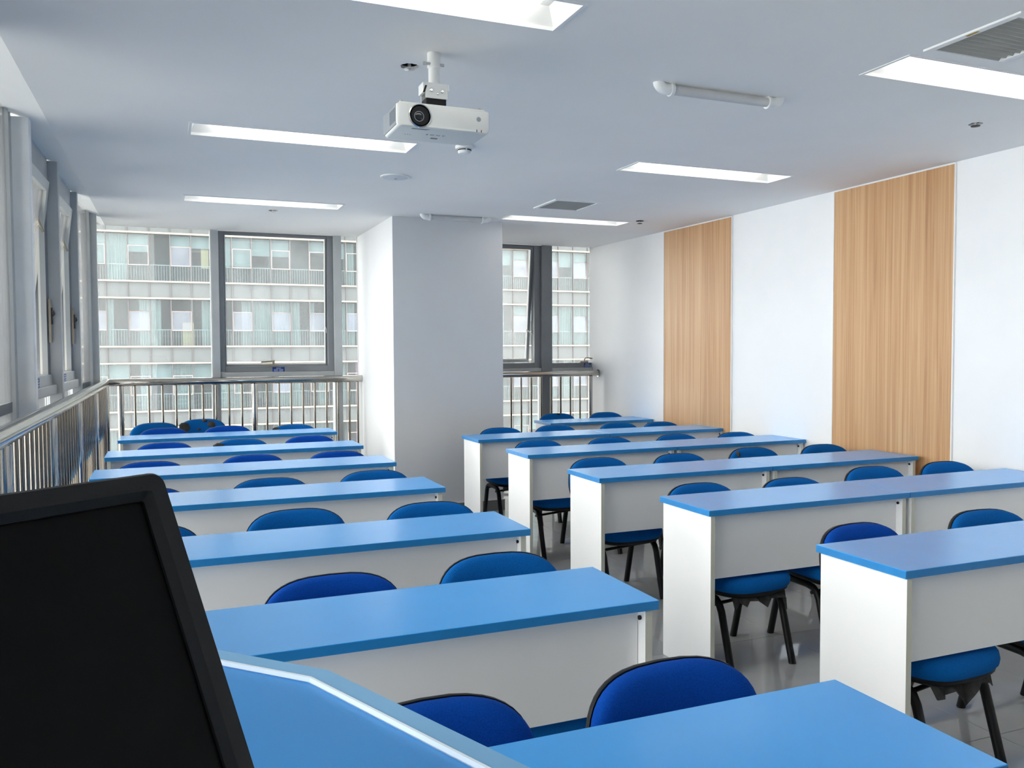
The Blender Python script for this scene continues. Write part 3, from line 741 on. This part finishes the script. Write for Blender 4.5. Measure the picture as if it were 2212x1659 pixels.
obj('rim', MB().lathe([(0.099, 0.0), (0.099, -0.006), (0.090, -0.010), (0.082, -0.008), (0.080, -0.001)], 40), M_pvc, t, smooth=40)
obj('grille', MB().lathe([(0.081, -0.004), (0.080, -0.009), (0.05, -0.012), (0.004, -0.0135)], 40), mat('speaker_grille', (214, 216, 218), 0.7, noise=0.05, nscale=300), t, smooth=40)
obj('badge', MB().box(-0.008, 0.008, -0.003, 0.003, -0.0155, -0.0125), M_grey, t)
t = thing('smoke_detector', 'small round white smoke detector hanging just below the projector', 'smoke detector', (1.560, 4.500, HC))
obj('base', MB().lathe([(0.050, 0.0), (0.050, -0.010), (0.046, -0.016), (0.038, -0.018)], 28), M_pvc, t, smooth=40)
obj('sensing_cap', MB().lathe([(0.038, -0.018), (0.036, -0.032), (0.030, -0.041), (0.010, -0.046), (0.001, -0.046)], 28), M_pvc, t, smooth=40)
sl = MB()
for q in range(4):
    for j in range(6):
        t0 = q*PI/2+0.12+j*(PI/2-0.24)/6; t1 = t0+(PI/2-0.24)/6; R_ = 0.0395
        sl.hexa([(R_*math.cos(t0), R_*math.sin(t0), -0.026), (R_*math.cos(t1), R_*math.sin(t1), -0.026), (0.03*math.cos(t1), 0.03*math.sin(t1), -0.026), (0.03*math.cos(t0), 0.03*math.sin(t0), -0.026)],
                [(R_*math.cos(t0), R_*math.sin(t0), -0.021), (R_*math.cos(t1), R_*math.sin(t1), -0.021), (0.03*math.cos(t1), 0.03*math.sin(t1), -0.021), (0.03*math.cos(t0), 0.03*math.sin(t0), -0.021)])
obj('sensor_slots', sl, M_hole, t)
for (xa, xb, yy, lb) in ((1.943, 2.627, 3.137, 'white pipe with elbow ends along the ceiling, right of the projector'),
                         (1.977, 2.615, 6.840, 'white pipe with elbow ends along the ceiling, at the head of the column')):
    t = thing('ceiling_pipe', lb, 'pipe', (0, yy, HC), 0, 'white pipes on the ceiling')
    obj('pipe', MB().tube([(xa+0.045, 0, -0.024), (xb-0.045, 0, -0.024)], 0.0205, None, 16, (0, 0, 1)), M_pipe, t, smooth=40)
    for x_, s_ in ((xa, 1), (xb, -1)):
        path = [(x_+s_*0.024, 0, 0.004)]+[(x_+s_*(0.024+0.038*(1-math.cos(a))), 0, 0.002-0.026*math.sin(a)) for a in (0.3, 0.6, 0.9, 1.2, 1.57)]+[(x_+s_*0.082, 0, -0.024)]
        e = obj('elbow', MB().tube(path, 0.0245, None, 16, (0, 1, 0)), M_pvc, t, smooth=40)
        obj('collar', MB().tube([(x_+s_*0.078, 0, -0.024), (x_+s_*0.092, 0, -0.024)], 0.0285, None, 18, (0, 0, 1)), M_pvc, e, smooth=40)

# ---------------------------------------------------------------- projector
PX0, PX1, PY0, PY1, PZ0, PZ1 = 0.777, 1.130, 2.970, 3.195, 2.243, 2.328
t = thing('projector', 'white ceiling projector with a round black lens, hanging from a pole', 'projector', (0, 0, 0))
def case_ring(y, k):
    r = 0.014; pts = []
    x0, x1, z0, z1 = PX0+k, PX1-k, PZ0+k*0.6, PZ1-k*0.6
    for cx, cz, a0 in ((x1-r, z1-r*.5, 0), (x0+r, z1-r*.5, 90), (x0+r, z0+r, 180), (x1-r, z0+r, 270)):
        for q in range(6):
            a = math.radians(a0+q*18); rz_ = r*.5 if a0 < 180 else r
            pts.append((cx+math.cos(a)*r, y, cz+math.sin(a)*rz_))
    return pts
obj('case', MB().loft([case_ring(PY0+0.0, 0.008), case_ring(PY0+0.004, 0.002), case_ring(PY0+0.012, 0.0), case_ring(PY1-0.04, 0.0), case_ring(PY1, 0.012)]), M_proj, t, smooth=35)
lid = MB().box(PX0+0.012, PX1-0.014, PY0+0.010, PY1-0.012, PZ1-0.0015, PZ1+0.006)
obj('top_plate', lid, M_proj, t, bevel=0.003)
obj('seam', MB().box(PX0+0.010, PX1-0.010, PY0+0.0005, PY0+0.004, PZ1-0.010, PZ1-0.0085), M_grey, t)
LX, LZ = 0.862, 2.285
ln = obj('lens_ring', MB().lathe([(0.0425, -0.006), (0.0425, 0.003), (0.039, 0.005), (0.037, 0.002), (0.0365, -0.004)], 40, (LX, PY0, LZ), 'y', cap=False), M_chrome, t, smooth=40)
obj('lens_barrel', MB().lathe([(0.0370, 0.003), (0.034, 0.003), (0.030, -0.006), (0.027, -0.004), (0.024, -0.014), (0.019, -0.014)], 40, (LX, PY0, LZ), 'y'), M_black, ln, smooth=40)
obj('lens_rim', MB().lathe([(0.0175, 0.001), (0.0185, 0.004), (0.0165, 0.0045), (0.0155, 0.001)], 32, (LX-0.004, PY0, LZ-0.003), 'y', cap=False), M_grey, ln, smooth=40)
obj('lens_glass', MB().lathe([(0.0165, 0.0015), (0.0125, 0.004), (0.007, 0.0058), (0.001, 0.0062)], 32, (LX-0.004, PY0, LZ-0.003), 'y'), M_lens, ln, smooth=60)
obj('infrared_window', MB().lathe([(0.0085, 0.0005), (0.0085, 0.0015), (0.001, 0.002)], 20, (1.087, PY0, 2.294), 'y'), M_projg, t)
sd = obj('side_cover', MB().box(PX0-0.0012, PX0+0.002, PY0+0.014, PY1-0.03, PZ0+0.008, PZ1-0.006), M_projg, t)
obj('intake_grille', MB().box(PX0-0.0022, PX0, PY0+0.022, PY0+0.100, PZ0+0.022, PZ1-0.016), mat('dark_grille', (104, 112, 120), 0.7, noise=0.2, nscale=200), sd)
obj('indicator', MB().box(1.078, 1.0805, PY0-0.0008, PY0+0.003, PZ0+0.004, PZ0+0.013), M_black, t)
ir = obj('indicator', MB().box(1.096, 1.0985, PY0-0.0008, PY0+0.003, PZ0+0.004, PZ0+0.013), M_black, t)
obj('status_lamp', MB().box(1.096, 1.0985, PY0-0.0012, PY0, PZ0+0.009, PZ0+0.013), M_red, ir)
obj('lever_recess', MB().hexa([(0.838, PY0+0.012, PZ0-0.0012), (0.902, PY0+0.012, PZ0-0.0012), (0.890, PY0+0.024, PZ0-0.0012), (0.836, PY0+0.024, PZ0-0.0012)],
    [(0.838, PY0+0.012, PZ0+0.002), (0.902, PY0+0.012, PZ0+0.002), (0.890, PY0+0.024, PZ0+0.002), (0.836, PY0+0.024, PZ0+0.002)]), M_projg, t)
tx = link('lettering', text_mesh('lettering', 'S O N Y', 0.021, M_grey), t, (0.945, PY0+0.085, PZ0-0.0004)); tx.rotation_euler = (PI, 0, 0)
tx = link('lettering', text_mesh('lettering', '. L L L .', 0.012, M_grey), t, (0.845, PY0+0.105, PZ0-0.0004)); tx.rotation_euler = (PI, 0, 0)
obj('control_button', MB().box(0.940, 0.966, PY0+0.125, PY0+0.134, PZ0-0.002, PZ0+0.002), M_grey, t)
for fx, fy in ((0.80, PY0+0.03), (1.10, PY0+0.03)):
    obj('foot_screw', MB().lathe([(0.007, 0.0), (0.007, 0.006), (0.004, 0.009)], 12, (fx, fy, PZ1+0.006)), M_slat, t)
PPX, PPY = 0.9715, 3.150
mt = thing('projector_mount', 'white ceiling pole and bracket holding the projector', 'mount', (PPX, PPY, 0))
obj('upper_pole', MB().lathe([(0.0255, HC), (0.0255, 2.522), (0.0235, 2.520)], 24), M_pvc, mt, smooth=40)
obj('lower_pole', MB().lathe([(0.0215, 2.53), (0.0215, 2.455)], 24), M_pvc, mt, smooth=40)
obj('clamp_bolt', MB().tube([(-0.036, -0.012, 2.533), (0.036, -0.012, 2.533)], 0.006, None, 10, (0, 0, 1)), M_chrome, mt)
obj('clamp_bolt', MB().lathe([(0.007, 0), (0.007, 0.010)], 10, (-0.046, -0.012, 2.533), 'x'), M_chrome, mt)
br = obj('bracket', MB().box(-0.045, 0.045, -0.030, 0.040, 2.452, 2.456).box(-0.044, 0.044, -0.034, -0.030, 2.398, 2.456).box(-0.054, -0.044, -0.034, 0.030, 2.418, 2.456).box(0.044, 0.050, -0.034, 0.030, 2.430, 2.456)
    .box(-0.042, 0.042, 0.036, 0.040, 2.398, 2.456), M_pvc, mt, bevel=0.002)
for bx, bz, r_ in ((-0.022, 2.428, 0.0075), (0.022, 2.427, 0.0075), (0.003, 2.416, 0.004)):
    obj('bolt', MB().lathe([(r_, 0), (r_, 0.003), (r_*.6, 0.005)], 14, (bx, -0.034, bz), 'y'), M_chrome, br)
obj('slot', MB().hexa([(-0.0545, -0.0345, 2.418), (-0.047, -0.0345, 2.418), (-0.047, -0.030, 2.418), (-0.0545, -0.030, 2.418)], [(-0.046, -0.0345, 2.444), (-0.038, -0.0345, 2.444), (-0.038, -0.030, 2.444), (-0.046, -0.030, 2.444)]), M_gasket, br)
obj('neck', MB().box(-0.040, 0.040, -0.028, 0.034, 2.352, 2.402), M_black, mt, bevel=0.003)
ar = MB().prism([(-0.10, -0.075), (-0.04, -0.060), (0.05, -0.060), (0.075, -0.030), (0.06, 0.030), (-0.05, 0.030), (-0.10, -0.02)], PZ1+0.0065, PZ1+0.014)
ar.box(-0.03, 0.03, -0.045, 0.03, PZ1+0.012, 2.356)
obj('mounting_plate', ar, M_black, mt)
for bx, by in ((-0.10, -0.07), (0.078, -0.03), (0.11, -0.06)):
    obj('spacer_screw', MB().lathe([(0.006, 0), (0.006, 0.010), (0.003, 0.012)], 10, (bx, by, PZ1+0.006)), M_slat, mt)

# ---------------------------------------------------------------- podium and monitor
pod_out = [(-0.045, 0.945), (0.130, 0.761), (0.238, 0.500), (-0.06, 0.11), (-0.44, 0.44), (-0.40, 0.72), (-0.21, 0.95)]
PZ = 1.15
cx_, cy_ = -0.08, 0.56
def inset(pts, d):
    n = len(pts); out = []
    for i in range(n):
        p0, p1, p2 = Vector(pts[i-1]), Vector(pts[i]), Vector(pts[(i+1) % n])
        e1 = (p1-p0).normalized(); e2 = (p2-p1).normalized()
        n1 = Vector((e1.y, -e1.x)); n2 = Vector((e2.y, -e2.x))
        cen = Vector((cx_, cy_))
        if n1.dot(cen-p1) < 0: n1 = -n1
        if n2.dot(cen-p1) < 0: n2 = -n2
        b = (n1+n2).normalized(); out.append(tuple(p1+b*(d/max(0.3, b.dot(n1)))))
    return out
pod_in, pod_lip = inset(pod_out, 0.0215), inset(pod_out, 0.0196)
po = thing('podium', 'bright blue teacher podium with a raised rim behind the black monitor', 'podium')
def zr(pts, z): return [(x, y, z) for x, y in pts]
obj('body', MB().loft([zr(pod_out, 0.0), zr(pod_out, PZ-0.0)], True, False).loft([zr(pod_in, PZ-0.003), zr(pod_in, PZ-0.004)], False, True), M_podium, po)
obj('rim', MB().loft([zr(pod_out, PZ), zr(pod_out, PZ+0.001), zr(pod_lip, PZ+0.001), zr(pod_lip, PZ)], False, False), M_podrim, po)
obj('rim_edging', MB().loft([zr(pod_lip, PZ-0.0002), zr(pod_lip, PZ+0.0016), zr(pod_in, PZ+0.0012), zr(pod_in, PZ-0.004)], False, False), M_white_edge, po)
# monitor stands in the well
hx = Vector((0.816, 0.578, 0)).normalized(); nn = Vector((0.578, -0.816, 0)).normalized(); th = math.radians(26.0)
dn = (nn*math.sin(th)+Vector((0, 0, -math.cos(th)))).normalized(); nv = hx.cross(dn); nv = nv if nv.dot(nn) > 0 else -nv
TR = Vector((-0.0033, 0.5390, 1.3698))
mo = thing('monitor', 'black computer monitor tilted back on the podium, screen off', 'monitor', TR)
MW, MH = 0.33, 0.245
R3 = Matrix((hx, -dn, nv)).transposed().to_4x4()     # local x right, y up, z towards the viewer; origin at the top right corner
mo.matrix_world = Matrix.Translation(TR) @ R3
def rrect(x0, x1, y0, y1, r, z, seg=5):
    pts = []
    for cx, cy, a0 in ((x1-r, y1-r, 0), (x0+r, y1-r, 90), (x0+r, y0+r, 180), (x1-r, y0+r, 270)):
        for q in range(seg+1):
            a = math.radians(a0+90*q/seg); pts.append((cx+r*math.cos(a), cy+r*math.sin(a), z))
    return pts
BZ = 0.0152
bz = MB().loft([rrect(-MW, 0, -MH, 0, 0.008, -0.026), rrect(-MW, 0, -MH, 0, 0.008, -0.002), rrect(-MW+.0015, -.0015, -MH+.0015, -.0015, 0.007, 0.0),
                rrect(-MW+BZ-.0045, -BZ+.0045, -MH+BZ-.0045, -BZ+.0045, 0.002, 0.0), rrect(-MW+BZ, -BZ, -MH+BZ, -BZ, 0.002, -0.004), rrect(-MW+BZ, -BZ, -MH+BZ, -BZ, 0.002, -0.009)], True, False)
obj('bezel', bz, M_bezel, mo, smooth=30)
obj('screen', MB().box(-MW+BZ-.001, -BZ+.001, -MH+BZ-.001, -BZ+.001, -0.0095, -0.0062), M_screen, mo)
obj('rear_housing', MB().loft([rrect(-MW+.06, -.06, -MH+.06, -.05, 0.02, -0.044), rrect(-MW+.03, -.03, -MH+.02, -.02, 0.02, -0.0255)]), M_bezel, mo)

c0 = TR-hx*(MW/2)+dn*(MH*0.72)-nv*0.040
c1 = Vector((c0.x+0.02, c0.y-0.005, PZ-0.004)); stp = MB().tube([c0, c0-nv*0.02+Vector((0, 0, -0.03)), (c0-nv*0.03).xy.to_3d()+Vector((0, 0, PZ+0.001))], 0.022, 0.014, 12, tuple(hx))
st = obj('stand', stp, M_bezel, None, smooth=40); st.parent = mo; st.matrix_parent_inverse = mo.matrix_world.inverted()
sbs = MB().lathe([(0.075, PZ-0.004), (0.075, PZ+0.001), (0.068, PZ+0.004), (0.002, PZ+0.006)], 28, ((c0-nv*0.03).x, (c0-nv*0.03).y, 0))
st = obj('stand_foot', sbs, M_bezel, None, smooth=40); st.parent = mo; st.matrix_parent_inverse = mo.matrix_world.inverted()

# ---------------------------------------------------------------- office block across the street
BY0, HFL, BW, U0 = 51.0, 3.6, 1.088, -2.974
M_fpane = glass_mat('coated_facade_glass', (0.86, 0.92, 0.92), 0.008, 0.06, (0.42, 0.44, 0.45), 0.8, ior=1.28)
M_spand = mat('grey_spandrel_glass', (84, 88, 89), 0.2, spec=0.2, noise=0.10, nscale=0.8)
M_fsash = glass_mat('sky_tinted_sash_glass', (0.9, 0.95, 1.0), 0.03, 0.3, (0.48, 0.51, 0.58), 0.8, ior=1.28)  # pale bluish film puts the opened sashes' sky reflection into the colour
M_band = mat('cream_ledge', (158, 145, 124), 0.6, noise=0.03)
M_fmul = mat('brown_grey_mullion', (66, 63, 63), 0.5, noise=0.05)
M_sfr = mat('pinkish_sash_frame', (130, 116, 112), 0.5, noise=0.05)
M_curt = mat('pale_teal_curtain', (130, 140, 141), 0.95, noise=0.05, nscale=3, stretch=(6, 6, 0.3))
M_blind = mat('pale_roller_blind', (130, 140, 143), 0.95, noise=0.03)
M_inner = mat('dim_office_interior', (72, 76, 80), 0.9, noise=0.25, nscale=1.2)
M_tanp = mat('tan_door_leaf', (160, 144, 112), 0.7, noise=0.04)
M_rl = mat('pale_inner_railing', (160, 166, 168), 0.5, noise=0.02)
M_pink = mat('pink_curtain', (160, 118, 146), 0.95, noise=0.06)
bd = thing('office_building', 'pale glass office block with cream ledges across the street, seen through the windows', 'building', (0, BY0, 0))
K0, K1 = -4, 32
Z0 = 5.331
xA, xB = U0+BW*K0, U0+BW*K1
ledge = MB().box(xA, xB, -0.20, 0.02, -0.04, 0.04).mesh('ledge', M_band)
ROWS = [-1, 0, 1, 2, 3]
sp_m = MB().box(0.03, BW-0.03, -0.0, 0.05, 0.05, 0.926-0.05).mesh('spandrel_panel', M_spand)
VH = HFL-0.926
pane_full = MB().box(0.03, BW-0.03, 0.0, 0.02, 0.05, VH-0.05).mesh('window_pane', M_fpane)
pane_low = MB().box(0.03, BW-0.03, 0.0, 0.02, 0.05, 0.87).mesh('window_pane', M_fpane)
pane_top = MB().box(0.03, BW-0.03, 0.0, 0.02, 1.99, VH-0.05).mesh('window_pane', M_fpane)
sash_fr = MB().box(0.02, 0.06, -0.06, 0.0, 0.88, 1.98).box(BW-0.06, BW-0.02, -0.06, 0.0, 0.88, 1.98).box(0.06, BW-0.06, -0.06, 0.0, 0.88, 0.92).box(0.06, BW-0.06, -0.06, 0.0, 1.94, 1.98).mesh('opening_sash', M_sfr)
sash_pn = MB().box(0.06, BW-0.06, -0.04, -0.03, 0.92, 1.94)
sash_pn_a = sash_pn.mesh('sash_pane', M_fsash)
sash_pn_b = sash_pn.mesh('sash_pane', M_fpane)
SASH = {-3, -1, 1, 3, 6, 8, 10, 12, 15, 17, 19, 22, 24, 26, 28, 30}
def curtain_mesh(w_, M, name='curtain', h=VH-0.12):
    n = max(8, int(w_/0.035)); a = []; 
    for j in range(n+1):
        x = w_*j/n; a.append((x, 0.03*math.sin(j*1.9)+0.012*math.sin(j*0.7), 0))
    b = MB(); b.loft([[(x, y, 0) for x, y, z in a]+[(x, y+0.006, 0) for x, y, z in reversed(a)], [(x, y, h) for x, y, z in a]+[(x, y+0.006, h) for x, y, z in reversed(a)]])
    return b.mesh(name, M)
cur_f, cur_h, cur_q = curtain_mesh(BW-0.04, M_curt), curtain_mesh(BW*0.5, M_curt), curtain_mesh(BW*0.28, M_curt)
pink_c = curtain_mesh(BW*0.4, M_pink)
bl_m = {q: MB().box(0.04, BW-0.04, 0.0, 0.012, VH-0.08-q, VH-0.08).mesh('roller_blind', M_blind) for q in (0.65, 0.95, 1.35, 1.6)}
tan_full = MB().box(0, 0.42, 0, 0.05, 0.05, 1.35).mesh('door_leaf', M_tanp)
tan_tall = MB().box(0, 0.40, 0, 0.05, 0.85, 2.5).mesh('door_leaf', M_tanp)
plan = {(0, -2): 'c', (0, -1): 'b2', (0, 0): 'c', (0, 1): 'b1', (0, 2): '', (0, 3): 'b0', (0, 4): 'b0t', (0, 5): 'b2', (0, 6): 'b2', (0, 7): 'b1', (0, 8): 'b1', (0, 9): '', (0, 10): 'b0', (0, 11): 'b1', (0, 12): 'h', (0, 13): 'c',
        (1, -2): 'c', (1, -1): 'q', (1, 0): 'q', (1, 1): 'r', (1, 2): 'h', (1, 3): '', (1, 4): 'rt', (1, 5): 'h', (1, 6): 'r', (1, 7): 'c', (1, 8): 'c', (1, 9): 'h', (1, 10): 'q', (1, 11): 'c', (1, 12): 'h', (1, 13): 'r',
        (2, 12): 'p', (3, 12): 'p'}
for r in ROWS:
    zt = Z0-HFL*r                     # top of the spandrel below the vision zone r
    for dz in (0.0, -0.926): link('ledge', ledge, bd, (0, 0, zt+dz))
    for k in range(K0, K1):
        x = U0+BW*k
        link('spandrel_panel', sp_m, bd, (x, 0, zt-0.926))
        if k in SASH:
            link('window_pane', pane_low, bd, (x, 0, zt)); link('window_pane', pane_top, bd, (x, 0, zt))
            s_ = link('opening_sash', sash_fr, bd, (x, 0, zt))
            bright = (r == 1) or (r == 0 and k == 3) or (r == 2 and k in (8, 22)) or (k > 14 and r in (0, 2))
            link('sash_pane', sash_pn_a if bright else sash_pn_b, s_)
            if bright and r >= 0:
                s_.rotation_euler = (RD(-5 if (k % 3) else -3), 0, 0); s_.location = (x, -0.02, zt)
        else: link('window_pane', pane_full, bd, (x, 0, zt))
        rn = random.Random(r*100+k+7)
        d = plan.get((r, k))
        if d is None: d = rn.choice(['c', 'h', 'r', 'c', 'b1', 'q']) if r != 0 else rn.choice(['b1', 'b2', '', 'h'])
        zc = zt+0.05
        if 'c' in d: link('curtain', cur_f, bd, (x+0.02, 0.35, zc))
        if 'h' in d: link('curtain', cur_h, bd, (x+0.02, 0.35, zc))
        if 'q' in d: link('curtain', cur_q, bd, (x+0.02, 0.35, zc))
        if 'r' in d: link('curtain', cur_h, bd, (x+BW*0.5-0.02, 0.35, zc))
        if 'p' in d: link('curtain', pink_c, bd, (x+BW*0.55, 0.35, zc))
        for key, q in (('b0', 0.65), ('b1', 0.95), ('b2', 1.6)):
            if key in d: link('roller_blind', bl_m[q], bd, (x, 0.30, zt))
        if d == 'b0t': link('door_leaf', tan_tall, bd, (x+0.55, 0.45, zt))
        if d == 'rt': link('door_leaf', tan_full, bd, (x-0.32, 0.30, zt))
        if (r, k) == (1, 3): link('door_leaf', tan_full, bd, (x+0.58, 0.28, zt))
    rl = MB().box(xA, xB, 0.18, 0.20, 0.92, 0.96)
    q = xA
    while q < xB:
        rl.box(q, q+0.018, 0.18, 0.195, 0.02, 0.92); q += 0.14
    o = obj('inner_railing', rl, M_rl, bd, (0, 0, zt)); o['kind'] = 'stuff'
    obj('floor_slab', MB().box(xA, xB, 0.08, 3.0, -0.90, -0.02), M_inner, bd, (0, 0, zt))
for k in range(K0, K1+1):
    if k == K0: mm = MB().box(-0.025, 0.025, -0.07, 0.06, Z0-HFL*3-0.926, Z0+HFL*2).mesh('facade_mullion', M_fmul)
    link('facade_mullion', mm, bd, (U0+BW*k, 0, 0))
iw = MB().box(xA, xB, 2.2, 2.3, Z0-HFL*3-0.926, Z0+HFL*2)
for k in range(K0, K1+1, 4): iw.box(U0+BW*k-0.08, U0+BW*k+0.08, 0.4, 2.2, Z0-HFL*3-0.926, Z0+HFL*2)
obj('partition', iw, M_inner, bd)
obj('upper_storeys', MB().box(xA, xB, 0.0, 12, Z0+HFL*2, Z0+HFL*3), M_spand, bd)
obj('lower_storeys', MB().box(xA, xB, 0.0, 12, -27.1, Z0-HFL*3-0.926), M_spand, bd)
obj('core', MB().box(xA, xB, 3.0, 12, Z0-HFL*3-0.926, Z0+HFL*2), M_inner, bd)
